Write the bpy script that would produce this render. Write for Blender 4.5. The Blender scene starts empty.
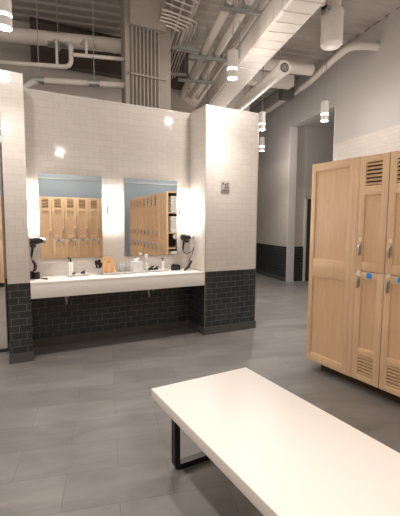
import bpy, bmesh, math, random
from mathutils import Vector, Matrix
random.seed(7)
SC = bpy.context.scene
COL = SC.collection

# ---------------------------------------------------------------- camera
def make_camera():
    yaw, pitch, roll, f = -.4781, -.0943, .0062, 378.865
    c, s = math.cos(yaw), math.sin(yaw); cp, sp = math.cos(pitch), math.sin(pitch)
    cr, sr = math.cos(roll), math.sin(roll)
    R = Vector((c, s, 0)); Fh = Vector((-s, c, 0)); Z = Vector((0, 0, 1))
    F = Fh*cp + Z*sp; U = -Fh*sp + Z*cp
    R2 = R*cr + U*sr; U2 = -R*sr + U*cr
    cam = bpy.data.cameras.new('camera'); o = bpy.data.objects.new('camera', cam); COL.objects.link(o)
    cam.sensor_fit = 'HORIZONTAL'; cam.sensor_width = 36; cam.lens = 36*f/400
    cam.clip_start = .02; cam.clip_end = 100
    m = Matrix.Identity(4)
    for i in range(3):
        m[i][0] = R2[i]; m[i][1] = U2[i]; m[i][2] = -F[i]; m[i][3] = (-.0375, -4.428, 1.5259)[i]
    o.matrix_world = m
    SC.camera = o
make_camera()

# ---------------------------------------------------------------- world and exposure
w = bpy.data.worlds.new('world'); SC.world = w; w.use_nodes = True
w.node_tree.nodes['Background'].inputs[0].default_value = (1, .93, .86, 1)
w.node_tree.nodes['Background'].inputs[1].default_value = .2
SC.view_settings.view_transform = 'Standard'
SC.view_settings.look = 'None'
SC.view_settings.gamma = 1
SC.view_settings.use_curve_mapping = False
SC.view_settings.exposure = 0.42
PEND = 14.0        # pendant glow strength
POINT_W = 23.0     # all-round fill added under each pendant, watts
SPOT_W = 88.0      # downward light of each pendant, watts
VAN = 34.0         # vanity tube glow strength

# ---------------------------------------------------------------- materials
def mat(name, col, rough=.5, metal=0, spec=.5, emit=None, es=0, coat=0):
    m = bpy.data.materials.new(name); m.use_nodes = True
    b = m.node_tree.nodes['Principled BSDF']
    b.inputs['Base Color'].default_value = (*col, 1)
    b.inputs['Roughness'].default_value = rough
    b.inputs['Metallic'].default_value = metal
    b.inputs['Specular IOR Level'].default_value = spec
    if coat: b.inputs['Coat Weight'].default_value = coat
    if emit:
        b.inputs['Emission Color'].default_value = (*emit, 1)
        b.inputs['Emission Strength'].default_value = es
    return m
class NB:
    def __init__(s, m): s.nt = m.node_tree; s.b = s.nt.nodes['Principled BSDF']
    def n(s, t, **k):
        x = s.nt.nodes.new(t)
        for a, v in k.items(): setattr(x, a, v)
        return x
    def l(s, a, b): s.nt.links.new(a, b)
    def math(s, op, a, b=None):
        x = s.n('ShaderNodeMath', operation=op)
        for i, v in enumerate((a, b)):
            if v is None: continue
            if isinstance(v, (int, float)): x.inputs[i].default_value = v
            else: s.l(v, x.inputs[i])
        return x.outputs[0]
    def mix(s, fac, a, b, bt='MIX'):
        x = s.n('ShaderNodeMix', data_type='RGBA', blend_type=bt)
        if isinstance(fac, (int, float)): x.inputs[0].default_value = fac
        else: s.l(fac, x.inputs[0])
        for i, v in ((6, a), (7, b)):
            if isinstance(v, tuple): x.inputs[i].default_value = (*v[:3], 1)
            else: s.l(v, x.inputs[i])
        return x.outputs[2]

def noise_mat(name, c1, c2, scale=6, rough=.5, metal=0, bump=.0, spec=.5):
    m = mat(name, c1, rough, metal, spec); k = NB(m)
    tc = k.n('ShaderNodeTexCoord'); nz = k.n('ShaderNodeTexNoise'); nz.inputs['Scale'].default_value = scale
    nz.inputs['Detail'].default_value = 4
    k.l(tc.outputs['Object'], nz.inputs['Vector'])
    k.l(k.mix(nz.outputs[0], c1, c2), k.b.inputs['Base Color'])
    if bump:
        bp = k.n('ShaderNodeBump'); bp.inputs['Strength'].default_value = bump; bp.inputs['Distance'].default_value = .01
        k.l(nz.outputs[0], bp.inputs['Height']); k.l(bp.outputs[0], k.b.inputs['Normal'])
    return m

def tile_mat(name, zdark=.864, zpaint=None, plinth=0):
    """glossy white 3x6 tile over a dark tiled wainscot; paint above zpaint"""
    m = mat(name, (1, 1, 1), .2); k = NB(m)
    tc = k.n('ShaderNodeTexCoord'); sx = k.n('ShaderNodeSeparateXYZ'); k.l(tc.outputs['Object'], sx.inputs[0])
    sn = k.n('ShaderNodeSeparateXYZ'); k.l(tc.outputs['Normal'], sn.inputs[0])
    side = k.math('GREATER_THAN', k.math('ABSOLUTE', sn.outputs[0]), .5)
    u = k.math('ADD', k.math('MULTIPLY', sx.outputs[1], side), k.math('MULTIPLY', sx.outputs[0], k.math('SUBTRACT', 1, side)))
    cb = k.n('ShaderNodeCombineXYZ'); k.l(u, cb.inputs[0]); k.l(k.math('ADD', sx.outputs[2], -.026), cb.inputs[1])
    def brick(c1, c2, mo, ms):
        b = k.n('ShaderNodeTexBrick'); b.offset = .5; k.l(cb.outputs[0], b.inputs['Vector'])
        b.inputs['Color1'].default_value = (*c1, 1); b.inputs['Color2'].default_value = (*c2, 1); b.inputs['Mortar'].default_value = (*mo, 1)
        b.inputs['Scale'].default_value = 1; b.inputs['Mortar Size'].default_value = ms; b.inputs['Mortar Smooth'].default_value = .2
        b.inputs['Brick Width'].default_value = .1524; b.inputs['Row Height'].default_value = .0762; b.inputs['Bias'].default_value = 0
        return b
    wb = brick((.665, .61, .56), (.63, .575, .525), (.47, .425, .385), .0014)
    db = brick((.022, .027, .027), (.037, .042, .041), (.19, .19, .18), .0022)
    dk = k.math('LESS_THAN', sx.outputs[2], zdark)
    col = k.mix(dk, wb.outputs[0], db.outputs[0])
    rough = k.math('ADD', .06, k.math('MULTIPLY', dk, .22))
    fac = k.math('ADD', k.math('MULTIPLY', wb.outputs[1], k.math('SUBTRACT', 1, dk)), k.math('MULTIPLY', db.outputs[1], dk))
    strength = .35
    nz = k.n('ShaderNodeTexNoise'); nz.inputs['Scale'].default_value = 9; nz.inputs['Detail'].default_value = 1
    k.l(cb.outputs[0], nz.inputs['Vector'])
    h = k.math('SUBTRACT', k.math('MULTIPLY', nz.outputs[0], 1.1), fac)
    bp = k.n('ShaderNodeBump'); bp.inputs['Strength'].default_value = strength; bp.inputs['Distance'].default_value = .002
    if zpaint:
        pt = k.math('GREATER_THAN', sx.outputs[2], zpaint)
        col = k.mix(pt, col, (.50, .465, .44)); rough = k.math('ADD', rough, k.math('MULTIPLY', pt, .5))
        h = k.math('MULTIPLY', h, k.math('SUBTRACT', 1, pt))
    k.l(h, bp.inputs['Height']); k.l(bp.outputs[0], k.b.inputs['Normal'])
    k.l(col, k.b.inputs['Base Color']); k.l(rough, k.b.inputs['Roughness'])
    return m

def floor_mat():
    m = mat('slate_floor', (.2, .2, .2), .4); k = NB(m)
    tc = k.n('ShaderNodeTexCoord')
    mp = k.n('ShaderNodeMapping', vector_type='POINT')
    a = math.radians(13.5)
    mp.inputs['Rotation'].default_value = (0, 0, a)
    mp.inputs['Location'].default_value = (-.740, 2.024, 0)
    k.l(tc.outputs['Object'], mp.inputs[0])
    b = k.n('ShaderNodeTexBrick'); b.offset = .5; k.l(mp.outputs[0], b.inputs['Vector'])
    b.inputs['Color1'].default_value = (.172, .160, .151, 1); b.inputs['Color2'].default_value = (.208, .194, .183, 1)
    b.inputs['Mortar'].default_value = (.13, .122, .114, 1); b.inputs['Scale'].default_value = 1
    b.inputs['Mortar Size'].default_value = .0022; b.inputs['Brick Width'].default_value = .61; b.inputs['Row Height'].default_value = .3125
    b.inputs['Bias'].default_value = 0
    n1 = k.n('ShaderNodeTexNoise'); n1.inputs['Scale'].default_value = 2.3; n1.inputs['Detail'].default_value = 8; n1.inputs['Distortion'].default_value = 1.2
    mp2 = k.n('ShaderNodeMapping'); mp2.inputs['Scale'].default_value = (.7, 2.2, 1); mp2.inputs['Rotation'].default_value = (0, 0, .35)
    k.l(mp.outputs[0], mp2.inputs[0]); k.l(mp2.outputs[0], n1.inputs['Vector'])
    rp = k.n('ShaderNodeMapRange'); rp.inputs[1].default_value = .3; rp.inputs[2].default_value = .7; rp.inputs[3].default_value = .82; rp.inputs[4].default_value = 1.2
    k.l(n1.outputs[0], rp.inputs[0])
    cc = k.n('ShaderNodeCombineColor'); [k.l(rp.outputs[0], cc.inputs[i]) for i in range(3)]
    k.l(k.mix(1, b.outputs[0], cc.outputs[0], 'MULTIPLY'), k.b.inputs['Base Color'])
    rr = k.n('ShaderNodeMapRange'); rr.inputs[3].default_value = .33; rr.inputs[4].default_value = .5
    k.l(n1.outputs[0], rr.inputs[0]); k.l(rr.outputs[0], k.b.inputs['Roughness'])
    h = k.math('SUBTRACT', k.math('MULTIPLY', n1.outputs[0], .5), b.outputs[1])
    bp = k.n('ShaderNodeBump'); bp.inputs['Strength'].default_value = .4; bp.inputs['Distance'].default_value = .003
    k.l(h, bp.inputs['Height']); k.l(bp.outputs[0], k.b.inputs['Normal'])
    return m

def wood_mat(name, c1, c2, sc=(14, 14, 1.1), rough=.38):
    m = mat(name, c1, rough); k = NB(m)
    tc = k.n('ShaderNodeTexCoord'); mp = k.n('ShaderNodeMapping'); mp.inputs['Scale'].default_value = sc
    k.l(tc.outputs['Object'], mp.inputs[0])
    nz = k.n('ShaderNodeTexNoise'); nz.inputs['Scale'].default_value = 3.5; nz.inputs['Detail'].default_value = 6; nz.inputs['Distortion'].default_value = .4
    k.l(mp.outputs[0], nz.inputs['Vector'])
    rp = k.n('ShaderNodeMapRange'); rp.inputs[1].default_value = .3; rp.inputs[2].default_value = .7; k.l(nz.outputs[0], rp.inputs[0])
    k.l(k.mix(rp.outputs[0], c1, c2), k.b.inputs['Base Color'])
    return m

M = {}
M['tile'] = tile_mat('white_and_dark_tile')
M['tile_paint'] = tile_mat('tile_below_paint', .91, 3.13)
M['tile_recess'] = tile_mat('tile_recess', .91, 2.42)
M['floor'] = floor_mat()
M['dark_base'] = noise_mat('dark_baseboard_tile', (.075, .07, .066), (.10, .094, .088), 5, .35)
M['wood'] = wood_mat('maple', (.75, .50, .29), (.81, .565, .355))
M['wood2'] = wood_mat('maple_panel', (.71, .46, .262), (.78, .53, .318))
M['gap'] = mat('dark_plinth_slat_shade', (.07, .045, .03), .8)  # dark brown of the plinth, also paints the shade behind louvre slats
M['solid'] = noise_mat('white_solid_surface', (.86, .815, .77), (.88, .835, .79), 40, .42)
M['black_metal'] = noise_mat('black_metal', (.012, .012, .013), (.02, .02, .021), 30, .38, .3)
M['steel'] = mat('brushed_steel', (.55, .52, .49), .3, 1)
M['steel_dark'] = mat('aged_nickel', (.50, .46, .42), .35, .8)
M['galv'] = noise_mat('galvanised', (.38, .40, .39), (.5, .52, .5), 30, .45, .7)
M['duct'] = noise_mat('painted_duct', (.68, .62, .565), (.72, .66, .60), 8, .5)
M['pipe'] = noise_mat('painted_pipe', (.68, .62, .56), (.72, .66, .60), 10, .5)
M['conduit'] = noise_mat('painted_conduit', (.33, .29, .25), (.38, .335, .29), 10, .5)
M['column'] = noise_mat('painted_column', (.31, .27, .235), (.35, .31, .27), 3, .7)
M['box'] = noise_mat('painted_box', (.31, .27, .235), (.33, .29, .25), 5, .6)
M['deck'] = noise_mat('painted_deck', (.42, .37, .33), (.50, .45, .405), 2, .65)
M['girder'] = noise_mat('brown_girder', (.085, .062, .048), (.12, .09, .07), 4, .7)
M['white_wall'] = noise_mat('white_painted_wall', (.62, .565, .51), (.66, .60, .545), 2, .7)
M['blue_wall'] = noise_mat('blue_painted_wall', (.40, .49, .56), (.43, .52, .59), 2, .7)
M['gray_wall'] = noise_mat('gray_paint', (.44, .415, .39), (.48, .45, .425), 2, .75)
M['trim'] = noise_mat('white_trim', (.66, .63, .60), (.70, .67, .64), 3, .5)
M['mirror'] = mat('mirror_glass', (.93, .94, .94), .0, 1)
M['lampwhite'] = mat('lamp_white', (.78, .74, .70), .4)
M['glow'] = mat('pendant_glow', (1, 1, 1), .5, emit=(1, .94, .87), es=PEND)
M['ring'] = mat('pendant_ring_glow', (1, 1, 1), .5, emit=(1, .94, .87), es=PEND*.4)
M['tube'] = mat('vanity_tube_glow', (1, 1, 1), .5, emit=(1, .965, .92), es=VAN)
M['black'] = mat('black_plastic', (.012, .012, .013), .3)
M['black_soft'] = mat('black_rubber', (.02, .02, .02), .6)
M['white_pl'] = mat('white_plastic', (.82, .80, .77), .3)
M['gray_pl'] = mat('gray_plastic', (.42, .38, .35), .4)
M['dark_pl'] = mat('dark_gray_plastic', (.10, .09, .085), .4)
M['blue'] = mat('blue_tag', (.015, .33, .95), .35)
M['clear'] = mat('clear_plastic', (.85, .87, .87), .12); NB(M['clear']).b.inputs['Transmission Weight'].default_value = .55
M['frost'] = noise_mat('frosted_plastic', (.62, .62, .61), (.72, .72, .71), 60, .3)
M['orange'] = wood_mat('orange_wood', (.78, .47, .22), (.84, .54, .28), (10, 10, 3), .4)
M['towel'] = noise_mat('white_towel', (.80, .77, .73), (.86, .83, .79), 90, .95, bump=.4)
M['paper'] = noise_mat('tissue', (.86, .84, .80), (.9, .88, .84), 20, .9)
M['cream'] = mat('cream_tag', (.90, .80, .60), .5)
M['whitetag'] = mat('white_tag', (.88, .82, .72), .5)
M['greenlabel'] = mat('pale_green_label', (.55, .62, .42), .5)
M['darkdoor'] = noise_mat('dark_brown_door', (.055, .042, .034), (.075, .058, .046), 5, .5)
M['whitesink'] = mat('tray_white', (.80, .78, .76), .25)

# ---------------------------------------------------------------- mesh helpers
class MB:
    def __init__(s): s.bm = bmesh.new()
    def box(s, x0, y0, z0, x1, y1, z1, rot=None, bev=0):
        b = s if not bev else MB()
        v = [b.bm.verts.new((x, y, z)) for z in (z0, z1) for x, y in ((x0, y0), (x1, y0), (x1, y1), (x0, y1))]
        for f in ((3, 2, 1, 0), (4, 5, 6, 7), (0, 1, 5, 4), (1, 2, 6, 5), (2, 3, 7, 6), (3, 0, 4, 7)):
            b.bm.faces.new([v[i] for i in f])
        if bev:
            bmesh.ops.bevel(b.bm, geom=b.bm.edges[:], offset=bev, segments=2, affect='EDGES', profile=.6)
            if rot is not None: bmesh.ops.transform(b.bm, matrix=rot, verts=b.bm.verts[:])
            s.merge(b)
        elif rot is not None:
            bmesh.ops.transform(b.bm, matrix=rot, verts=v)
        return s
    def merge(s, o):
        me = bpy.data.meshes.new('tmp'); o.bm.to_mesh(me); s.bm.from_mesh(me); bpy.data.meshes.remove(me); o.bm.free()
    def rings(s, loops, cap=True, closed=False):
        vs = [[s.bm.verts.new(p) for p in l] for l in loops]
        n = len(vs[0])
        pairs = list(zip(vs, vs[1:])) + ([(vs[-1], vs[0])] if closed else [])
        for a, b in pairs:
            for i in range(n):
                try: s.bm.faces.new((a[i], a[(i+1) % n], b[(i+1) % n], b[i]))
                except ValueError: pass
        if cap and not closed:
            s.bm.faces.new(vs[0][::-1]); s.bm.faces.new(vs[-1])
        return s
    def lathe(s, prof, c=(0, 0, 0), n=24, axis='Z', cap=True, M4=None):
        loops = []
        for r, h in prof:
            l = []
            for i in range(n):
                a = 2*math.pi*i/n
                p = Vector((r*math.cos(a), r*math.sin(a), h))
                if axis == 'X': p = Vector((p.z, p.x, p.y))
                if axis == 'Y': p = Vector((p.y, p.z, p.x))
                if M4 is not None: p = M4 @ p
                l.append(p + Vector(c))
            loops.append(l)
        return s.rings(loops, cap)
    def tube(s, path, r, n=12, cap=True, closed=False, prof=None):
        """sweep a circle (or profile of (side, up) points) along a path"""
        P = [Vector(p) for p in path]; loops = []
        T = []
        for i in range(len(P)):
            if closed: t = (P[(i+1) % len(P)]-P[i-1])
            else:
                a = P[i]-P[i-1] if i else P[1]-P[0]
                b = P[i+1]-P[i] if i < len(P)-1 else a
                t = a.normalized()+b.normalized()
            T.append(t.normalized())
        up = Vector((0, 0, 1)) if abs(T[0].z) < .9 else Vector((1, 0, 0))
        side = T[0].cross(up).normalized(); up = side.cross(T[0])
        for i, p in enumerate(P):
            if i:
                q = T[i-1].rotation_difference(T[i]); side = q @ side; up = q @ up
            rr = r[i] if isinstance(r, (list, tuple)) else r
            if prof: loops.append([p+side*a*rr+up*b*rr for a, b in prof])
            else: loops.append([p+side*rr*math.cos(2*math.pi*k/n)+up*rr*math.sin(2*math.pi*k/n) for k in range(n)])
        return s.rings(loops, cap, closed)
    def build(s, name, m, parent=None, smooth=True, kind=None, origin=None):
        bmesh.ops.recalc_face_normals(s.bm, faces=s.bm.faces[:])
        if origin is not None:
            bmesh.ops.translate(s.bm, verts=s.bm.verts[:], vec=-Vector(origin))
        me = bpy.data.meshes.new(name); s.bm.to_mesh(me); s.bm.free()
        me.materials.append(M[m] if isinstance(m, str) else m)
        if smooth:
            try: me.shade_auto_smooth
            except AttributeError: pass
            for p in me.polygons: p.use_smooth = True
            try: me.set_sharp_from_angle(angle=math.radians(35))
            except Exception: pass
        o = bpy.data.objects.new(name, me); COL.objects.link(o)
        if origin is not None: o.location = origin
        if parent: o.parent = parent
        if kind: o['kind'] = kind
        return o

def fillet(path, r, k=5):
    P = [Vector(p) for p in path]; out = [P[0]]
    for a, b, c in zip(P, P[1:], P[2:]):
        d1 = (a-b); d2 = (c-b); rr = min(r, d1.length*.45, d2.length*.45)
        p, q = b+d1.normalized()*rr, b+d2.normalized()*rr
        for i in range(k+1):
            t = i/k; out.append(p*(1-t)**2 + b*2*t*(1-t) + q*t*t)
    return out + [P[-1]]

def tag(o, label=None, cat=None, group=None):
    if label: o['label'] = label
    if cat: o['category'] = cat
    if group: o['group'] = group
    return o
def empty(name, loc, rz=0, label=None, cat=None, group=None):
    o = bpy.data.objects.new(name, None); COL.objects.link(o); o.empty_display_size = .1
    o.location = loc; o.rotation_euler = (0, 0, rz)
    return tag(o, label, cat, group)
def copy_tree(o, parent=None):
    c = o.copy(); COL.objects.link(c); c.parent = parent
    for ch in list(o.children): copy_tree(ch, c)
    return c
def struct(name, mb, m, smooth=False): return mb.build(name, m, None, smooth, 'structure')

# grid directions of the slab / ceiling services / side wall (turned about 11 degrees)
TW = Vector((.189, .982, 0)); NW = Vector((.982, -.189, 0)); W0 = Vector((6.4, 3.15, 0))
WROT = -math.atan2(.189, .982)

# ---------------------------------------------------------------- structure
H = 4.98
struct('floor', MB().box(-3.6, -5.4, -.1, 11, 9.2, 0), 'floor')
# vanity wall: alcove back with a pier on either side
struct('wall_vanity_left_pier', MB().box(-.021, 0, 0, .198, .62, 3.03), 'tile')
struct('wall_vanity_right_pier', MB().box(2.333, 0, 0, 3.158, .62, 3.03), 'tile')
struct('wall_vanity_back', MB().box(.198, .4543, 0, 2.333, .62, 3.03), 'tile')
struct('wall_beyond_left_pier', MB().box(-3.5, .4543, 0, -.021, .62, 3.03), 'tile')
# tiled baseboards
struct('baseboard_left_pier', MB().box(-.033, -.012, 0, .21, 0, .105).box(-.033, 0, 0, -.021, .44, .105).box(.198, 0, 0, .21, .4423, .105), 'dark_base')
struct('baseboard_right_pier', MB().box(2.321, -.012, 0, 3.17, 0, .105).box(2.321, 0, 0, 2.333, .4423, .105).box(3.158, 0, 0, 3.17, .62, .105), 'dark_base')
struct('baseboard_vanity_back', MB().box(.21, .4423, 0, 2.321, .4543, .105), 'dark_base')
# corner trims of the wainscot (thin metal edge)
struct('trim_1', MB().box(2.329, -.004, .105, 2.337, .0, 3.03).box(3.154, -.004, .105, 3.162, 0, 3.03), 'steel')
# rear and enclosing walls
struct('wall_rear', MB().box(-3.5, 3.2, 0, 5.2, 3.35, H), 'white_wall')
struct('wall_left', MB().box(-3.6, -5.4, 0, -3.5, 3.35, H), 'white_wall')
struct('wall_behind_camera', MB().box(-3.5, -5.5, 0, 6, -5.4, H), 'blue_wall')
struct('trim_2', MB().box(-3.5, -5.4, 2.62, 4.9, -5.37, 2.66), 'galv')
# long side wall, built in its own turned frame: x = across (away from the room), y = along
def wmb(): return MB()
def wstruct(name, mb, m):
    o = struct(name, mb, m); o.location = W0; o.rotation_euler = (0, 0, WROT); return o
wstruct('wall_side_near', wmb().box(0, -8.9, 0, .2, -1.81, H), 'tile_paint')
wstruct('wall_side_far', wmb().box(0, .02, 0, .2, 5.6, H), 'tile_paint')
wstruct('wall_side_header', wmb().box(0, -1.81, 3.9, .2, .02, H), 'gray_wall')
wstruct('trim_3', wmb().box(-.004, -.012, 0, .204, .02, 3.9), 'trim')
wstruct('trim_4', wmb().box(-.004, -1.81, 0, .204, -1.78, 3.9), 'trim')
wstruct('wall_recess_end', wmb().box(.2, .06, 0, 3.2, .2, 3.96), 'tile_recess')
wstruct('wall_recess_far', wmb().box(3.2, -1.9, 0, 3.35, .2, 3.96), 'gray_wall')
wstruct('wall_recess_near', wmb().box(.2, -1.95, 0, 3.2, -1.81, 3.96), 'gray_wall')
wstruct('ceiling_recess', wmb().box(.2, -1.95, 3.96, 3.35, .2, 4.05), 'gray_wall')
wstruct('wall_corridor_end', wmb().box(-3.2, 5.45, 0, 0, 5.6, H), 'tile_paint')
wstruct('baseboard_side_far', wmb().box(-.012, .03, 0, 0, 5.45, .1), 'dark_base')
# dark door in the recess end wall
wstruct('door_1', wmb().box(.565, .03, .01, 1.6, .075, 2.14), 'darkdoor')
wstruct('trim_5', wmb().box(.51, .02, 0, .565, .06, 2.2).box(1.6, .02, 0, 1.655, .06, 2.2).box(.51, .02, 2.145, 1.655, .06, 2.2), 'trim')

# corrugated deck ceiling
def deck():
    mb = MB(); bm = mb.bm
    a = math.radians(11.5); e1 = Vector((math.cos(a), -math.sin(a), 0)); e2 = Vector((math.sin(a), math.cos(a), 0))
    v = -9.; prev = None; prof = []
    while v < 11:
        prof += [(v, H), (v+.09, H), (v+.12, H+.025), (v+.21, H+.025)]; v += .24
    top = []
    rows = []
    for v, z in prof:
        rows.append((bm.verts.new(e1*-7+e2*v+Vector((0, 0, z))), bm.verts.new(e1*13+e2*v+Vector((0, 0, z)))))
    for r, q in zip(rows, rows[1:]): bm.faces.new((r[0], r[1], q[1], q[0]))
    return mb
dk = deck(); dk.box(-8, -10, H+.1, 14, 12, H+.2)
struct('ceiling', dk, 'deck')

# ---------------------------------------------------------------- ceiling steel and services
def up_rods(mb, pts, z0, r=.006):
    for x, y in pts: mb.tube([(x, y, z0), (x, y, H+.01)], r, 6)
# girder over the rear wall
g = empty('steel_girder', (2.5, 3.0, 4.3), 0, 'dark brown steel girder running under the deck behind the big round pipe', 'girder')
MB().box(-2.0, -.02, 0, 1.0, .02, .66).build('web', 'girder', g, False)
MB().box(-2.0, -.09, -.02, 1.0, .09, 0).build('flange', 'girder', g, False)
MB().box(-2.0, -.09, .66, 1.0, .09, .675).build('flange', 'girder', g, False)

E1 = Vector((.9686, -.2487, 0)); E1 = Vector((.966, -.26, 0)).normalized()
def line_x(p, q, u0, u1):
    p, q = Vector(p), Vector(q); d = (q-p).normalized(); return p+d*u0, p+d*u1
# large insulated pipe upper left
t = empty('insulated_pipe', (.82, 1.53, 4.1), 0, 'large round off-white insulated pipe crossing high on the left, thickest of the horizontal pipes', 'pipe')
a, b = Vector((-3.4, 2.65, 4.1)), Vector((4.0, .67, 4.1)); o0 = Vector(t.location)
b = a+(b-a)*((1.86-a.x)/(b.x-a.x))
MB().tube([p-o0 for p in fillet([a, b, b+Vector((0, 0, .87))], .18)], .098, 24).build('pipe', 'pipe', t)
for k in (-1.8, .1, .72):
    p = (b-a).normalized()*k
    MB().tube([p-(b-a).normalized()*.02, p+(b-a).normalized()*.02], .101, 24).build('seam_band', 'trim', t)
hx = Vector((.757, 1.548, 4.1))-o0; d = (b-a).normalized()
mb = MB(); mb.tube([hx-d*.13, hx+d*.13], .106, 20)
mb.build('shield', 'galv', t)
mb = MB(); mb.tube([hx+Vector((0, 0, .1)), hx+Vector((0, 0, H-4.1))], .006, 6)
mb.tube([hx+Vector((.0, -.0, -.14)), hx+Vector((0, 0, -.1))], .03, 8)
mb.box(hx.x-.015, hx.y-.12, -.12, hx.x+.015, hx.y+.12, -.1)
mb.build('hanger', 'galv', t)

# white pipe that dips and turns up
def pipe_thing(name, path, r, m, label, cat='pipe', bend=.1, n=12, group=None, extra=None):
    pth = fillet(path, bend); c = sum((Vector(p) for p in path), Vector())/len(path)
    mb = MB().tube(pth, r, n)
    o = mb.build(name, m, None, origin=c); tag(o, label, cat, group); return o
pipe_thing('water_pipe', [(-3.3, 2.2, 3.60), (.0, 1.407, 3.6), (.86, 1.12, 3.6), (.86, 1.12, 3.9), (.86, 1.35, 3.98)], .030, 'pipe', 'thin white pipe from the left edge elbowing up to the big insulated pipe')
pipe_thing('water_pipe', [(.88, 1.09, 3.755), (1.3, .97, 3.755), (1.72, .86, 3.755)], .026, 'pipe', 'thin white pipe coming down from the big pipe then running right behind the gray column')
pipe_thing('water_pipe', [(1.05, 1.40, 4.05), (1.05, 1.045, 3.98), (1.05, 1.045, 3.775)], .018, 'pipe', 'short white riser pipe between the big insulated pipe and the thin pipe by the column')
pipe_thing('water_pipe', [(.69, 1.42, 4.03), (.69, 1.21, 3.95), (.69, 1.20, 3.62)], .018, 'pipe', 'short thin vertical white drop hanging under the pipe clamp')
# lowest round duct behind wall top
t = empty('round_duct', (.9, 1.06, 3.42), 0, 'slim pale round duct just above the top of the tiled vanity wall', 'duct')
o0 = Vector(t.location)
MB().tube([Vector(p)-o0 for p in fillet([(-.2, 1.0, 3.1), (.12, 1.30, 3.16), (.42, 1.26, 3.4), (1.70, .83, 3.4)], .12)], .043, 18).build('duct', 'duct', t)
for p in ((.236, -.065), (-.44, .18)): MB().tube([Vector((*p, .03)), Vector((*p, H-3.42))], .006, 6).build('hanger_rod', 'galv', t)
dd = Vector((.943, -.331, 0))
for p in ((1.136, .995, 3.4), (.46, 1.24, 3.4)):
    p = Vector(p)-o0; MB().tube([p-dd*.07, p+dd*.07], .049, 16).build('shield', 'galv', t)
# little vent mark on rear wall
o = MB().box(.80, 3.165, 3.80, .92, 3.2, 3.85).build('wall_vent', 'dark_pl', None, False, origin=(.86, 3.18, 3.82)); tag(o, 'tiny dark slot vent high on the pale wall above the left mirror', 'vent')

# gray column with junction box and conduits
t = empty('support_column', (1.84, .93, 0), 0, 'tall brown-gray square column rising behind the vanity wall to the deck', 'column')
MB().box(-.30, -.15, 0, .335, .17, H, bev=.012).build('column_shaft', 'column', t)
mb = MB(); mb.box(-.335, -.165, 0, -.275, -.10, H); mb.build('corner_guard', 'conduit', t, False)
t2 = empty('junction_box', (1.80, .77, 4.14), 0, 'large flat gray metal junction box at the top of the column', 'junction box')
MB().box(-.24, -.085, 0, .25, .0, .82, bev=.008).build('box_body', 'box', t2)
MB().box(-.247, -.093, -.006, .257, -.085, .826, bev=.003).build('box_cover', 'box', t2)
mb0 = None
for i in range(8):
    x = 1.60+i*.0535
    if i == 0:
        mb0 = MB().tube([(0, 0, 2.4), (0, 0, 4.145)], .0125, 8).build('vertical_conduit', 'conduit', None, origin=(0, 0, 3.2)); c = mb0
    else:
        c = mb0.copy(); COL.objects.link(c)
    c.location = (x, .745, 3.2)
    tag(c, ('leftmost', 'second', 'third', 'fourth', 'fifth', 'sixth', 'seventh', 'rightmost')[i]+' of the eight thin vertical conduits below the junction box', 'conduit', 'vertical conduits on the column')
o = MB().box(1.555, .70, 3.50, 2.08, .733, 3.525).build('conduit_strap', 'box', None, False, origin=(1.82, .72, 3.5)); tag(o, 'thin horizontal strut strapping the vertical conduits to the column', 'strap')

# conduits leaving the box to the right then turning away
DIR = Vector((.2588, .966, 0)).normalized(); SD = Vector((.966, -.2588, 0)).normalized()
words = ['nearest the column', 'second from the column', 'third from the column', 'fourth from the column', 'farthest from the column']
for i in range(5):
    z = 4.23+.03*i; y0 = .69-.03*i; xe = 2.30+.055*i
    e = Vector((xe, y0+.07, z))
    pipe_thing('bent_conduit', [(1.96, y0, z), (2.12, y0, z), e, tuple(e+DIR*2.1)], .011, 'pipe', 'thin pale conduit leaving the junction box and bending away, '+words[i], 'conduit', .04, 8, 'bent conduits right of the column')
for i in range(5):
    z = 4.44+i*.075
    pipe_thing('cross_conduit', [(2.052, .70-.02*i, z), (2.44+.04*i, .76-.02*i, z), tuple(Vector((2.44+.04*i, .76-.02*i, z))+DIR*.45)], .011, 'pipe', 'thin level conduit from the right side of the junction box, '+('lowest', 'second up', 'third up', 'fourth up', 'highest')[i], 'conduit', .04, 8, 'level conduits right of the junction box')
# pair of insulated pipes and a thinner one
for i, (p, r, lb) in enumerate([((2.60, .07), .058, 'left of the pair of fat white pipes rising toward the top centre'), ((2.80, -.02), .058, 'right of the pair of fat white pipes rising toward the top centre'), ((3.02, .06), .035, 'slimmer pale pipe tucked between the fat pipes and the large duct')]):
    t = empty('ceiling_pipe', (p[0], p[1], 4.2), 0, lb, 'pipe')
    MB().tube([-DIR*2.6, DIR*3.2], r, 18).build('pipe', 'pipe', t)
    for k in (-.32, 1.1, 2.1): MB().tube([DIR*(k-.05), DIR*(k+.05)], r*1.06, 18).build('pipe_clamp', 'galv', t)
# upper small pipes near deck for density
for i in range(3):
    p = Vector((2.18+i*.19, .6, 4.82+.04*i))
    pipe_thing('upper_pipe', [tuple(p-DIR*3), tuple(p+DIR*2.2)], .035, 'pipe', 'pale pipe close under the deck above the fat pipes, '+('left', 'middle', 'right')[i]+' of three', 'pipe', group='upper pipes near deck')
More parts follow.
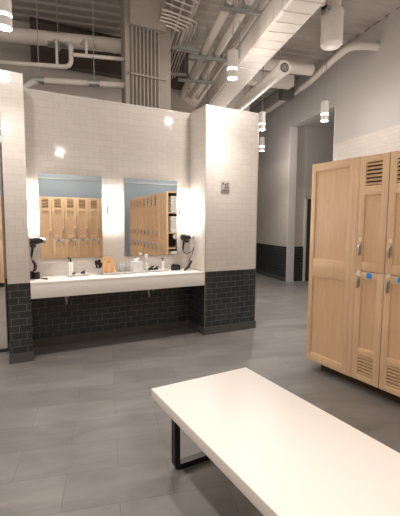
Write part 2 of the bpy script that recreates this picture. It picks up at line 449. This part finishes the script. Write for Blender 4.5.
# strut hangers
for i, (k, u0, u1, lb) in enumerate([(-.32, -.12, .62, 'nearest'), (1.1, -.18, .7, 'middle'), (2.1, -.25, .6, 'farthest')]):
    c = Vector((2.60, .07, 4.2))+DIR*k
    t = empty('strut_hanger', c, math.atan2(SD.y, SD.x), lb+' galvanised strut carrying the fat white pipes', 'pipe hanger', 'strut hangers under the pipes')
    MB().box(u0, -.02, -.105, u1, .02, -.062).build('strut', 'galv', t, False)
    for u in (u0+.02, u1-.02): MB().tube([(u, 0, -.1), (u, 0, H-4.2)], .006, 6).build('threaded_rod', 'galv', t)
for i, (k, lb) in enumerate([(.55, 'nearer'), (1.6, 'farther')]):
    c = Vector((2.28, .60, 4.205))+DIR*k
    t = empty('strut_hanger', c, math.atan2(SD.y, SD.x), lb+' galvanised strut under the thin bent conduits beside the column', 'pipe hanger')
    MB().box(-.06, -.02, -.04, .34, .02, -.0).build('strut', 'galv', t, False)
    for u in (-.04, .32): MB().tube([(u, 0, -.03), (u, 0, H-4.2)], .006, 6).build('threaded_rod', 'galv', t)

# large flat-oval duct
def oval(w, h, r, k=5):
    pts = []
    for cx, cy, a0 in ((w/2-r, h/2-r, 0), (-w/2+r, h/2-r, 90), (-w/2+r, -h/2+r, 180), (w/2-r, -h/2+r, 270)):
        rr = r if cy > 0 else r*.35; ccy = cy if cy > 0 else -h/2+rr; ccx = cx+(r-rr)*(1 if cx > 0 else -1) if cy < 0 else cx
        for i in range(k+1):
            a = math.radians(a0+90*i/k); pts.append((ccx+rr*math.cos(a), ccy+rr*math.sin(a)))
    return pts
DC = Vector((3.14, .50, 3.775))
t = empty('main_duct', DC, 0, 'large pale flat-oval air duct slanting from the top centre down behind the right tiled pier', 'duct')
mb = MB().tube([-DIR*3.6, DIR*2.45], 1, prof=oval(.36, .35, .15))
for i in range(30):
    c = DIR*(-3.5+i*.2); mb.tube([c-DIR*.006, c+DIR*.006], 1, prof=oval(.368, .358, .152))
mb.build('duct_body', 'duct', t)
mb = MB(); mb.tube([-DIR*3.6-SD*.178+Vector((0, 0, -.165)), DIR*2.45-SD*.178+Vector((0, 0, -.165))], .009, 8); mb.build('edge_flange', 'trim', t)
for k in (-2.5, -.6, 1.2):
    for sgn in (-1, 1):
        p = DIR*k+SD*sgn*.19; MB().tube([p+Vector((0, 0, -.1)), p+Vector((0, 0, H-DC.z))], .006, 6).build('hanger_rod', 'galv', t)

# small round duct with round grille
t = empty('spiral_duct', (3.4, -.22, 3.6), 0, 'short pale round duct ending in a dark round grille, right of the large duct', 'duct')
dv = Vector((.23, .973, 0)).normalized()
mb = MB().tube([Vector(), dv*.05, dv*1.6, dv*1.8+Vector((0, .0, .0))], [.09, .088, .088, .088], 24)
for i in range(8): mb.tube([dv*(.15+.22*i-.006), dv*(.15+.22*i+.006)], .0905, 24)
mb.tube([-dv*.012, dv*.02], .097, 24)
mb.build('duct_body', 'duct', t)
mb = MB(); mb.tube([-dv*.016, -dv*.010], .062, 24); mb.build('grille', 'dark_pl', t)
mb = MB(); sv = Vector((dv.y, -dv.x, 0))
for rr in (.02, .04): mb.tube([sv*rr*math.cos(a*.3927)+Vector((0, 0, rr*math.sin(a*.3927)))-dv*.018 for a in range(16)], .004, 6, closed=True)
for a in range(6):
    v = sv*math.cos(a*1.047)+Vector((0, 0, math.sin(a*1.047))); mb.tube([-dv*.018, v*.06-dv*.018], .003, 6)
mb.build('grille_bars', 'conduit', t)
for k in (.12, 1.5): MB().tube([dv*k+Vector((0, 0, .08)), dv*k+Vector((0, 0, H-3.6))], .007, 6).build('hanger_rod', 'galv', t)

# fat vertical duct drop
t = empty('duct_drop', (3.9, -.56, 3.84), 0, 'fat short vertical white duct can hanging at the upper right', 'duct')
MB().lathe([(.07, -.012), (.115, .0), (.137, .025), (.14, .06), (.14, .44)], n=28).build('can', 'pipe', t)
MB().lathe([(.146, .36), (.146, .42)], n=28, cap=True).build('collar', 'duct', t)
MB().tube(fillet([(0.02, 0.02, .42), (.06, 0.05, .80), (.40, .5, .92)], .25), .105, 20).build('elbow', 'duct', t)
mb = MB(); mb.box(-.2, -.09, .40, -.1, .0, .44); mb.box(-.20, -.09, .34, -.185, .0, .44); mb.tube([(-.15, -.05, .41), (-.15, -.05, 1.14)], .006, 6); mb.build('bracket', 'galv', t, False)

# wall hugging pipe with bend
pipe_thing('wrapped_pipe', [(6.0, .25, 4.58), (5.62, .33, 4.56), (5.36, .46, 4.55), (5.40, .80, 4.5), (5.78, 1.75, 4.5), (5.93, 2.1, 4.52), (6.48, 4.9, 4.46)], .062, 'pipe', 'white wrapped pipe running along the gray side wall and curving into it', bend=.25, n=16)
# horizontal beam-like ducts upper right
pipe_thing('cross_duct', [(3.6, 1.80, 4.5), (5.42, 1.42, 4.5)], .11, 'duct', 'pale round duct crossing level between the large duct and the gray side wall', 'duct', n=24)
o = MB().box(-.75, -.12, 0, .75, .12, .22).box(-.6, -.01, .22, -.58, .01, .62).box(.58, -.01, .22, .6, .01, .62).build('square_duct', 'duct', None, False); o.location = (4.85, 2.35, 4.42); o.rotation_euler = (0, 0, -.2); tag(o, 'boxy pale rectangular duct just beyond the level round duct', 'duct')
o = MB().box(-.14, -.1, 0, .14, .1, .24).box(-.01, -.01, .24, .01, .01, .70).build('damper_box', 'dark_pl', None, False); o.location = (5.75, 2.55, 4.30); o.rotation_euler = (0, 0, -.2); tag(o, 'small dark gray box under the ducts near the side wall', 'damper box')
o = MB().box(-.05, -1.0, -.02, .05, 1.0, 0).box(-.008, -1.0, 0, .008, 1.0, .1).build('steel_joist', 'conduit', None, False)
o.location = (4.95, .45, 4.86); o.rotation_euler = (0, 0, -.6); tag(o, 'slanting tan steel joist right of the large duct', 'joist')

# ---------------------------------------------------------------- pendants
def make_pendant():
    t = empty('pendant_light', (0, 0, 0))
    MB().lathe([(.02, .315), (.058, .31), (.0615, .30), (.0615, .115)], n=28).build('lamp_shade', 'lampwhite', t)
    MB().lathe([(.0585, .115), (.0595, .11), (.0595, .09), (.0585, .085)], n=28).build('glow_ring', 'ring', t)
    MB().lathe([(.0615, .085), (.0615, .008), (.0595, .003), (.055, .003), (.055, .02)], n=28, cap=False).build('lower_shade', 'lampwhite', t)
    MB().lathe([(.054, .018), (.0545, .0), (.03, -.006)], n=28).build('lens', 'glow', t)
    MB().tube([(0, 0, .31), (0, 0, H-3.2+.02)], .006, 8).build('stem', 'steel', t)
    l = bpy.data.lights.new('pendant_fill', 'POINT'); l.energy = POINT_W; l.color = (1, .935, .87); l.shadow_soft_size = .05  # fill light added below the lens, where no shade blocks it upward
    lo = bpy.data.objects.new('pendant_fill', l); COL.objects.link(lo); lo.location = (0, 0, -.06); lo.parent = t
    l = bpy.data.lights.new('pendant_beam', 'SPOT'); l.energy = SPOT_W; l.color = (1, .935, .87); l.shadow_soft_size = .05; l.spot_size = math.radians(112); l.spot_blend = 1
    lo = bpy.data.objects.new('pendant_beam', l); COL.objects.link(lo); lo.location = (0, 0, -.02); lo.parent = t
    return t
pend0 = make_pendant()
plist = [(.04, -.55, 0, 'nearest white cylinder pendant light at the top left corner'),
         (2.41, -.5, 0, 'white cylinder pendant light hanging before the large duct'),
         (4.735, .348, 0, 'white cylinder pendant light hanging before the gray side wall'),
         (5.43, 2.99, 0, 'lower small pendant light beside the right tiled pier'),
         (4.2, 1.34, 0, 'topmost small far pendant light beside the right tiled pier'),
         (-2.3, -.5, 0, 0), (-2.3, -3.2, 0, 0), (.04, -3.2, 0, 0), (1.2, -4.25, 0, 0), (4.85, -4.2, 0, 0), (5.15, -3.5, 0, 0), (4.6, -1.4, 0, 0)]
for i, (x, y, dz, lb) in enumerate(plist):
    o = pend0 if i == 0 else copy_tree(pend0)
    o.location = (x, y, 3.2+dz)
    if i == 0: o0_fill = [c for c in o.children if c.name.startswith('pendant_fill')][0]
    if dz: o.scale = (1, 1, 1)
    tag(o, lb or ('white cylinder pendant light out of frame, ' + {5: 'far left of the vanity', 6: 'left of the camera', 7: 'above the camera', 8: 'above the back lockers', 9: 'in the back right corner', 10: 'just forward of the back right corner', 11: 'over the right aisle'}[i]), 'pendant light', 'cylinder pendant lights')

o0_fill.data = o0_fill.data.copy(); o0_fill.data.energy = POINT_W*.4     # added fill under the lamp by the left pier is turned down
# ---------------------------------------------------------------- vanity
t = empty('vanity_counter', (1.265, .2, .6845), 0, 'long white solid-surface vanity counter spanning the alcove between two tiled piers', 'counter')
mb = MB(); mb.box(-1.066, -.2, .1495, 1.067, .2535, .1795, bev=.003); mb.build('counter_top', 'solid', t)
mb = MB(); mb.box(-1.066, -.2, 0, 1.067, -.165, .1495, bev=.003); mb.build('apron', 'solid', t)
b0 = None
for i, x in enumerate((.62, 1.70)):
    if i == 0:
        b0 = empty('counter_bracket', (0, 0, 0))
        mb = MB(); mb.box(-.012, .1, .02, .012, .106, .15); mb.box(-.012, -.14, .144, .012, .1, .15); mb.box(-.004, -.1, .08, .004, .1, .144)
        mb.build('bracket_plate', 'steel_dark', b0, False)
        MB().lathe([(.010, -.03), (.010, .0), (.016, .0), (.016, .02)], c=(0, .085, 0), n=12).build('cap', 'steel', b0)
        c = b0
    else: c = copy_tree(b0)
    c.location = (x, .345, .683)
    c.location.z = .684-.1505
    tag(c, ('left', 'right')[i]+' steel support bracket in the dark space under the vanity counter', 'bracket', 'counter brackets')

# mirrors
for i, (x0, x1) in enumerate(((.343, 1.085), (1.369, 2.12))):
    t = empty('wall_mirror', ((x0+x1)/2, .44, 1.075), 0, ('left rectangular mirror on the vanity wall showing a straight row of lockers', 'right rectangular mirror on the vanity wall showing a receding row of lockers')[i], 'mirror')
    hw = (x1-x0)/2
    MB().box(-hw+.004, -.002, .004, hw-.004, .009, 1.01).build('mirror_glass', 'mirror', t, False)
    MB().box(-hw, 0, 0, hw, .014, .004).box(-hw, 0, 1.01, hw, .014, 1.014).box(-hw, 0, 0, -hw+.004, .014, 1.014).box(hw-.004, 0, 0, hw, .014, 1.014).build('mirror_frame', 'steel', t, False)
t = empty('full_length_mirror', (-.6, .44, .04), 0, 'full-length mirror left of the left tiled pier, only its right edge in view', 'mirror')
MB().box(-.5, -.002, .01, .55, .012, 2.6).build('mirror_glass', 'mirror', t, False)
MB().box(-.51, 0, 0, .56, .014, .01).box(-.51, 0, 2.6, .56, .014, 2.61).box(.55, -.003, 0, .56, .014, 2.61).build('mirror_frame', 'steel', t, False)

# vanity tube lights
s0 = empty('vanity_light', (0, 0, 0))
MB().lathe([(.015, -.258), (.0225, -.25), (.023, -.245), (.023, .245), (.0225, .25), (.015, .258)], c=(0, -.085, 0), n=20).build('light_tube', 'tube', s0)
MB().lathe([(.025, .245), (.025, .262), (.015, .264)], c=(0, -.085, 0), n=20).build('end_cap', 'steel', s0)
MB().lathe([(.015, -.264), (.025, -.262), (.025, -.245)], c=(0, -.085, 0), n=20).build('end_cap', 'steel', s0)
MB().box(-.07, -.014, -.06, .05, .006, .06, bev=.004).box(-.02, -.06, -.03, .02, -.01, .03).build('wall_bracket', 'steel_dark', s0)
for i, x in enumerate((.262, 1.225, 2.235)):
    o = s0 if i == 0 else copy_tree(s0)
    o.location = (x, .448, 1.675)
    tag(o, ('glowing vertical tube light left of the left mirror, half behind the pier', 'glowing vertical tube light between the two mirrors', 'glowing vertical tube light right of the right mirror')[i], 'wall light', 'vanity tube lights')

# hair dryers
def make_dryer():
    t = empty('hair_dryer', (0, 0, 0))
    MB().box(-.03, -.02, -.05, .03, .062, .04, bev=.010).box(-.02, -.07, -.02, .02, -.02, .0).build('wall_holder', 'black_soft', t)
    mt = Matrix.Rotation(math.radians(0), 4, 'Z')
    # barrel: rear motor housing to nozzle along local +x
    MB().lathe([(.02, -.058), (.036, -.052), (.043, -.03), (.042, .01), (.034, .05), (.027, .075), (.026, .10)], c=(0, -.09, .03), n=22, axis='X').build('dryer_body', 'black', t)
    MB().lathe([(.029, .098), (.031, .103), (.033, .130), (.027, .132), (.026, .105)], c=(0, -.09, .03), n=22, axis='X').build('nozzle', 'steel_dark', t)
    mb = MB()
    for k in range(3): mb.lathe([(.038-.004*k, 0), (.043-.004*k, .004), (.038-.004*k, .008)], c=(-.045-.009*k, -.09, .03), n=20, axis='X')
    mb.build('rear_grille', 'steel_dark', t)
    MB().tube([(-.005, -.09, -.01), (-.012, -.088, -.06), (-.022, -.085, -.12), (-.026, -.085, -.15)], [.016, .014, .013, .010], 14).build('handle', 'black', t)
    return t
def coil(p0, p1, r, turns, amp=.0):
    p0, p1 = Vector(p0), Vector(p1); out = []
    n = turns*8
    for i in range(n+1):
        a = 2*math.pi*i/8; f = i/n
        out.append(p0.lerp(p1, f)+Vector((math.cos(a)*r, math.sin(a)*r, 0))+Vector((math.sin(f*math.pi)*amp, 0, 0)))
    return out
d0 = make_dryer(); d0.location = (.262, .375, 1.27)
tag(d0, 'black hair dryer on the left wall holder pointing right', 'hair dryer')
MB().tube([(-.026, -.085, -.15), (-.02, -.085, -.19)]+coil((-.01, -.08, -.20), (.0, -.05, -.32), .016, 7, .02), .0055, 6).build('power_cord', 'black_soft', d0)
# second holder with black clippers / base resting on counter at left
t = empty('black_caddy', (.285, .27, .864), 0, 'squat black double cup holder on the left end of the counter below the hair dryer', 'caddy')
MB().lathe([(.028, 0), (.033, .004), (.036, .075), (.031, .075), (.029, .012)], n=18, cap=False).lathe([(.028, 0.002), (.001, .003)], n=18).build('cup', 'black', t)
MB().lathe([(.028, 0), (.033, .004), (.036, .085), (.031, .085), (.029, .012)], c=(-.062, .03, 0), n=18, cap=False).lathe([(.028, .002), (.001, .003)], c=(-.062, .03, 0), n=18).build('cup', 'black', t)
o = MB().tube([(.315, .30, .871), (.345, .25, .87), (.37, .19, .871), (.385, .17, .872)], [.005, .006, .009, .011], 8).build('cord_end', 'black_soft', None, origin=(.35, .24, .87)); tag(o, 'short black cord end lying on the counter beside the black caddy', 'cord')
d1 = copy_tree(d0); d1.location = (2.235, .375, 1.29); d1.rotation_euler = (0, 0, math.radians(-42))
for ch in list(d1.children):
    if ch.name.startswith('power_cord'): bpy.data.objects.remove(ch)
tag(d1, 'black hair dryer beside the right pier, cord hanging to the counter', 'hair dryer')
inv = Matrix.Translation(d1.location) @ Matrix.Rotation(math.radians(-42), 4, 'Z'); inv = inv.inverted()
pts = [inv @ Vector(p) for p in [(2.155, .33, 1.15), (2.16, .31, 1.12), (2.20, .28, 1.09), (2.27, .26, 1.12), (2.30, .26, 1.19), (2.30, .27, 1.14), (2.27, .28, 1.06), (2.24, .29, 1.01), (2.235, .29, .985)]]
MB().tube(pts, .006, 6).build('power_cord', 'black_soft', d1)
o = MB().tube([(2.275, .285, .99), (2.25, .28, .96), (2.22, .27, .91), (2.17, .25, .885), (2.14, .23, .876)], [.012, .017, .02, .016, .011], 10).build('dryer_plug', 'black', None, origin=(2.21, .27, .92)); tag(o, 'black plug end of the dryer cord resting on the counter beside the right pier', 'plug')

# trays on the counter, each on small feet
def tray(x0, x1, y0, y1, lb):
    cx, cy = (x0+x1)/2, (y0+y1)/2
    t = empty('vanity_tray', (cx, cy, .864), 0, lb, 'tray')
    hx, hy = (x1-x0)/2, (y1-y0)/2
    mb = MB(); mb.box(-hx, -hy, .008, hx, hy, .016, bev=.003)
    for a in ((-hx, -hy, -hx+.005, hy), (hx-.005, -hy, hx, hy), (-hx, -hy, hx, -hy+.005), (-hx, hy-.005, hx, hy)): mb.box(a[0], a[1], .012, a[2], a[3], .026)
    mb.build('tray_body', 'whitesink', t)
    mb = MB()
    for sx in (-1, 1):
        for sy in (-1, 1): mb.lathe([(.008, 0), (.008, .009)], c=(sx*(hx-.02), sy*(hy-.02), 0), n=10)
    mb.build('feet', 'steel', t)
    return t
tray(.62, .88, .29, .42, 'small white tray on the counter below the left mirror')
tray(1.04, 1.42, .25, .42, 'longer white tray on the counter between the mirrors')
tray(1.65, 1.93, .29, .42, 'white tray on the counter below the right mirror')
TZ = .8805
t = empty('lotion_bottle', (.675, .37, TZ), 0, 'slim white pump bottle with black cap on the left tray', 'bottle')
MB().lathe([(.022, 0), (.026, .004), (.026, .14), (.020, .152), (.011, .156)], n=20).build('bottle_body', 'white_pl', t)
MB().lathe([(.013, .156), (.013, .175), (.007, .176), (.007, .19), (.013, .191), (.013, .2), (.004, .201)], n=16).box(-.03, -.005, .191, 0, .005, .199).build('pump', 'black', t)
def clump(name, loc, s, lb, cat, m='black'):
    t = empty(name, loc, 0, lb, cat)
    MB().lathe([(.02*s, 0), (.034*s, .004*s), (.036*s, .018*s), (.03*s, .03*s), (.012*s, .035*s)], n=18).build('base', m, t)
    MB().tube([(0, 0, .03*s), (.012*s, 0, .045*s), (.04*s, -.0, .05*s)], [.01*s, .012*s, .008*s], 10).build('clip', m, t)
    return t
clump('black_razor_stand', (.70, .33, TZ), .55, 'tiny flat black item at the foot of the white pump bottle', 'razor')
clump('black_hair_clip', (.815, .36, TZ), .75, 'small black hair clip on the right half of the left tray', 'hair clip')
t = empty('brush_cup', (1.0, .33, .864), 0, 'clear cup holding black combs, left of the orange wooden box', 'cup')
MB().lathe([(.028, 0), (.033, .003), (.039, .085), (.036, .085), (.030, .008)], n=20, cap=False).lathe([(.028, .001), (.001, .002)], n=20).build('cup_body', 'clear', t)
for i, (dx, dy, a, k, lb) in enumerate(((-.012, .0, -.10, 1.0, 'black comb leaning left in the clear cup'), (.008, .008, .03, 1.05, 'black comb standing in the middle of the clear cup'), (.012, -.01, .14, .85, 'black comb leaning right in the clear cup'))):
    R_ = Matrix.Translation((1.0+dx, .33+dy, .875)) @ Matrix.Rotation(a, 4, 'Y')
    mb = MB(); mb.box(-.012, -.003, 0, .012, .003, .12*k, rot=R_, bev=.001); mb.box(-.018, -.004, .11*k, .018, .004, .17*k, rot=R_, bev=.003)
    o = mb.build('comb', 'black', None, origin=(1.0+dx, .33+dy, .875)); tag(o, lb, 'comb', 'combs in the cup')
t = empty('wooden_holder', (1.125, .34, TZ), 0, 'orange bamboo box standing upright on the middle tray', 'box')
mb = MB()
mb.tube(fillet([(0, 0, .006), (.046, 0, .006), (.046, 0, .174), (-.046, 0, .174), (-.046, 0, .006), (-.001, 0, .006)], .032, 6), 1, prof=[(-.006, -.03), (.006, -.03), (.006, .03), (-.006, .03)])
mb.build('frame', 'orange', t)
MB().box(-.040, .015, .012, .040, .025, .168, bev=.004).build('back_panel', 'orange', t, False)
MB().box(-.026, -.022, .012, .026, .012, .125, bev=.006).build('insert_block', 'orange', t)
for i, (x, y, r, h, m, lb) in enumerate([(1.20, .30, .017, .045, 'orange', 'tiny tan cup just right of the bamboo box'), (1.235, .36, .022, .065, 'frost', 'small frosted cup behind the tan cup on the middle tray'), (1.30, .34, .042, .115, 'clear', 'large clear tumbler on the middle tray beside the tissue box'), (1.375, .37, .024, .07, 'frost', 'short frosted jar right of the clear tumbler')]):
    t = empty('tumbler' if i > 1 else 'small_cup', (x, y, TZ), 0, lb, 'cup')
    MB().lathe([(r*.8, 0), (r*.85, .003), (r, h), (r*.92, h), (r*.78, .006)], n=18, cap=False).lathe([(r*.8, .001), (.001, .002)], n=18).build('cup_body', m, t)
    if i == 2:
        q = MB().lathe([(r*.70, .008), (r*.8, h*.75), (r*.3, h*.95)], n=16).build('cotton_fill', 'paper', t)
t = empty('tissue_box', (1.495, .33, .864), 0, 'gray-white square tissue box with a tissue poking out', 'tissue box')
MB().box(-.066, -.055, 0, .066, .055, .145, bev=.006).build('box_cover', 'frost', t)
mb = MB(); mb.tube([(-.01, 0, .14), (0, .0, .165), (.02, -.005, .18), (.035, 0, .19)], [.03, .022, .012, .002], 7); mb.tube([(0, 0, .14), (-.02, 0, .165), (-.035, .005, .185)], [.02, .018, .002], 6)
mb.build('tissue', 'paper', t)
t = empty('hand_soap_bottle', (1.625, .31, .864), 0, 'slim clear bottle with white pump cap right of the tissue box', 'bottle')
MB().lathe([(.018, 0), (.022, .004), (.022, .17), (.016, .185), (.01, .19)], n=20).build('bottle_body', 'clear', t)
MB().lathe([(.0225, .05), (.0225, .13)], n=20).build('bottle_label', 'greenlabel', t)
MB().lathe([(.018, .186), (.019, .19), (.019, .235), (.012, .24)], n=18).build('bottle_cap', 'white_pl', t)
clump('black_soap_dish', (1.70, .35, TZ), 1.05, 'small round black dish at the left of the right tray', 'dish')
clump('black_hair_tie_jar', (1.775, .36, TZ), .9, 'black jar next to the round black dish on the right tray', 'jar')
t = empty('slim_pump_bottle', (1.88, .37, TZ), 0, 'slender white bottle with dark pump head below the right mirror', 'bottle')
MB().lathe([(.014, 0), (.017, .004), (.017, .11), (.010, .12)], n=18).build('bottle_body', 'white_pl', t)
MB().lathe([(.009, .12), (.009, .15), (.004, .151)], n=12).box(-.03, -.006, .148, .012, .006, .16).build('pump', 'dark_pl', t)
t = empty('black_organizer', (2.06, .35, .864), 0, 'low black two-compartment cup between the right mirror and right hair dryer', 'organizer')
mb = MB()
for x in (-.03, .03):
    mb.box(x-.03, -.028, 0, x-.026, .028, .07); mb.box(x+.026, -.028, 0, x+.03, .028, .07); mb.box(x-.03, -.028, 0, x+.03, -.024, .062); mb.box(x-.03, .024, 0, x+.03, .028, .075); mb.box(x-.03, -.028, 0, x+.03, .028, .006)
mb.build('cup_body', 'black', t, False)
MB().tube([(-.03, 0, .006), (-.035, 0, .085)], [.02, .018], 10).build('contents', 'black_soft', t)

# wall plate on the right pier
t = empty('wall_control', (2.63, -.001, 1.925), 0, 'gray double wall plate with small dark buttons high on the right tiled pier', 'wall control')
MB().box(-.066, -.011, 0, .066, 0, .15, bev=.004).build('plate', 'gray_pl', t)
mb = MB()
for x, z in ((-.036, .115), (0.0, .10), (.03, .115), (.0, .065), (.034, .07)): mb.box(x-.011, -.016, z-.011, x+.011, -.010, z+.011)
mb.box(-.05, -.016, .022, .05, -.010, .034)
mb.build('buttons', 'dark_pl', t, False)

# ---------------------------------------------------------------- lockers
LH = 2.11; LB = .10; SPL = 1.10; DW = .2856
def framed(mb, x0, x1, z0, z1, holes, st, y0=0, y1=.020):
    """stiles and rails around holes [(z0,z1)...]"""
    mb.box(x0, y0, z0, x0+st, y1, z1, bev=.0015); mb.box(x1-st, y0, z0, x1, y1, z1, bev=.0015)
    zs = [z0]+[v for h in holes for v in h]+[z1]
    for a, b in zip(zs[::2], zs[1::2]): mb.box(x0+st, y0, a, x1-st, y1, b, bev=.0015)
def make_door(loc_z0, z1, upper, parent, full=False):
    x0, x1 = .0035, DW-.0035; st = .062
    if full: holes = [(.19, 1.76), (1.84, 2.05)]; panel = holes[0]; lou = holes[1]
    elif upper: holes = [(1.185, 1.77), (1.85, 2.05)]; panel, lou = holes
    else: holes = [(.16, .335), (.40, 1.03)]; lou, panel = holes
    mb = MB(); framed(mb, x0, x1, loc_z0+.0025, z1-.0025, holes, st)
    d = mb.build('door', 'wood', parent)
    MB().box(x0+st-.002, .024, lou[0]-.004, x1-st+.002, .029, lou[1]+.004).build('louvre_gap_shade', 'gap', d, False)  # dark sheet painting the shade seen between the slats
    MB().box(x0+st-.002, .011, panel[0]-.002, x1-st+.002, .016, panel[1]+.002).build('door_panel', 'wood2', d, False)
    mb = MB(); n = 6; ph = (lou[1]-lou[0])/n
    for k in range(n):
        zc = lou[0]+ph*(k+.5)
        mb.box(x0+st-.002, -.012, -.0065, x1-st+.002, .012, .0065, rot=Matrix.Translation((0, .012, zc)) @ Matrix.Rotation(math.radians(28 if upper else 14), 4, 'X'))
    mb.build('louvre', 'wood', d, False)
    # lock and tags on the left stile
    if full: zl = 1.18
    else: zl = 1.25 if upper else .955
    lk = MB(); lk.box(.022, -.014, zl, .054, 0, zl+.10, bev=.004); lk.box(.036, -.030, zl-.010, .050, -.012, zl+.075, bev=.005)
    lk.build('lock', 'steel_dark', d)
    MB().box(.024, -.003, zl+.118, .052, 0, zl+.150).build('tag_plate', 'cream' if upper else 'whitetag', d, False)
    if not upper and not full: MB().box(.120, -.004, 1.044, .168, 0, 1.090, bev=.001).build('number_plate', 'blue', d)
    return d
def make_locker(full=False):
    t = empty('locker', (0, 0, 0))
    mb = MB(); mb.box(0, .030, LB, DW, .50, LH)
    mb.build('carcass', 'wood', t, False)
    if full: make_door(LB, LH, True, t, True)
    else:
        make_door(SPL, LH, True, t); make_door(LB, SPL, False, t)
    return t
# the carcass front must sit behind the recessed panel and louvre, with a dark sheet standing in for shade
LA = .05
def locker_row(origin, rz, n, start, labels, group, fullset=()):
    base = empty_first = None
    out = []
    for i in range(n):
        x = start+i*DW
        o = copy_tree(LF if i in fullset else L0)
        M4 = Matrix.Translation(origin) @ Matrix.Rotation(rz, 4, 'Z')
        o.location = M4 @ Vector((x, 0, 0)); o.rotation_euler = (0, 0, rz)
        tag(o, labels(i), 'locker', group); out.append(o)
    return out
L0 = make_locker(); LF = make_locker(True)
ordn = ['first', 'second', 'third', 'fourth', 'fifth', 'sixth', 'seventh', 'eighth', 'ninth', 'tenth', 'eleventh', 'twelfth']
RO = Vector((2.754, -1.4925, 0)); RZ = -math.pi/2+LA
EW = .556
# end cabinet: framed side panel, open shelves facing the vanity
t = empty('towel_cabinet', RO, RZ, 'tall maple end cabinet with wide two-panel side at the left of the lockers', 'cabinet')
mb = MB()
st = .052
mb.box(0, 0, LB, st, .02, LH, bev=.0015); mb.box(EW-.105, 0, LB, EW-.052, .02, LH, bev=.0015); mb.box(EW-.05, 0, LB, EW, .02, LH, bev=.0015)
for a, b in ((LB, LB+.085), (.985, 1.165), (LH-.075, LH)): mb.box(st, 0, a, EW-.105, .02, b, bev=.0015)
sp = mb.build('side_panel', 'wood', t)
MB().box(st-.002, .011, LB+.08, EW-.1, .016, LH-.07).build('inset_panel', 'wood2', sp, False)
mb = MB(); mb.box(0, .02, LB, EW-.04, .04, LH); mb.box(0, .50, LB, EW, .52, LH); mb.box(EW-.02, .02, LB, EW, .50, LH)
mb.box(.0, .04, LH-.025, EW-.02, .50, LH); mb.box(0, .04, LB, EW-.02, .50, LB+.02)
mb.build('cabinet_body', 'wood', t, False)
mb = MB(); mb.box(EW-.03, .04, LB+.02, EW-.02, .50, LH-.025); mb.build('back_panel', 'darkdoor', t, False)
SH = [LB+.02, .69, 1.02, 1.32, 1.71]
for z in SH[1:]: MB().box(.005, .04, z-.018, EW-.03, .50, z).build('shelf', 'wood2', t, False)
tw = None; M4 = Matrix.Translation(RO) @ Matrix.Rotation(RZ, 4, 'Z')
for si, (z, n) in enumerate(((SH[0], 6), (SH[4], 6), (SH[3], 6), (SH[1], 5))):
    for k in range(n):
        if tw is None:
            mb = MB(); mb.box(-.13, -.17, .001, .13, .17, .026, bev=.011); mb.box(-.13, -.16, .026, .12, .165, .051, bev=.011)
            tw = mb.build('folded_towel', 'towel', None); c = tw
        else: c = tw.copy(); COL.objects.link(c)
        c.location = M4 @ Vector((.15, .26, z+k*.053)); c.rotation_euler = (0, 0, RZ+random.uniform(-.03, .03))
        tag(c, 'folded white towel on %s shelf of the end cabinet, %s from its stack bottom' % (('the lowest', 'the top', 'the second', 'the fourth')[si], ordn[k]), 'towel', 'folded towels in the end cabinet')
NR = 8
def lr(i):
    if i == 0: return 'narrow maple locker with blue tag directly right of the wide end panel'
    if i == 1: return 'narrow maple locker with blue tag cut by the right edge of the photo'
    return ordn[i]+' locker from the wide end panel, seen receding in the right mirror'
locker_row(RO, RZ, NR, EW, lr, 'lockers in the right row')
# row behind the camera
BO = Vector((2.72, -4.46, 0)); NBk = 12
locker_row(BO, math.pi, NBk, 0, lambda i: ordn[i]+' locker from the corner in the back row seen in the mirrors', 'lockers in the back row', (6, 11))
# remove prototypes
for p in (L0, LF):
    for d in list(p.children):
        for q in list(d.children): bpy.data.objects.remove(q)
        bpy.data.objects.remove(d)
    bpy.data.objects.remove(p)
# toe kicks
t = MB().box(.09, .13, 0, EW+NR*DW-.01, .46, LB).build('toe_kick_plinth', 'gap', None, False); t.location = RO; t.rotation_euler = (0, 0, RZ)
tag(t, 'recessed black toe-kick base under the right row of lockers', 'locker base')
t = MB().box(.01, .05, 0, NBk*DW-.03, .48, LB).build('toe_kick_plinth', 'black_soft', None, False); t.location = BO; t.rotation_euler = (0, 0, math.pi)
tag(t, 'recessed black toe-kick base under the lockers behind the camera', 'locker base')

# ---------------------------------------------------------------- bench
BA = .04
t = empty('bench', (.7707, -2.1944, 0), BA, 'long white-topped bench on black metal sled legs in the foreground', 'bench')
BL = 1.83; BW = .7538
MB().box(0, -BL, .395, BW, 0, .455, bev=.003).build('bench_top', 'solid', t)
def legu(y):
    mb = MB(); d = .05; w0, w1 = .062, BW-.062; r = .05
    # outer/inner rounded U extruded along y
    out = fillet([(w0, 0, .395), (w0, 0, 0), (w1, 0, 0), (w1, 0, .395)], r, 6)
    inn = fillet([(w0+.035, 0, .395), (w0+.035, 0, .036), (w1-.035, 0, .036), (w1-.035, 0, .395)], r*.3, 6)
    loops = []
    for a, b in zip(out, inn):
        loops.append([(a.x, y-d/2, a.z), (b.x, y-d/2, b.z), (b.x, y+d/2, b.z), (a.x, y+d/2, a.z)])
    mb.rings(loops)
    mb.box(w0-.01, y-.05, .389, w1+.01, y+.05, .395)
    return mb
for y in (-.20, -BL+.20):
    legu(y).build('leg', 'black_metal', t)
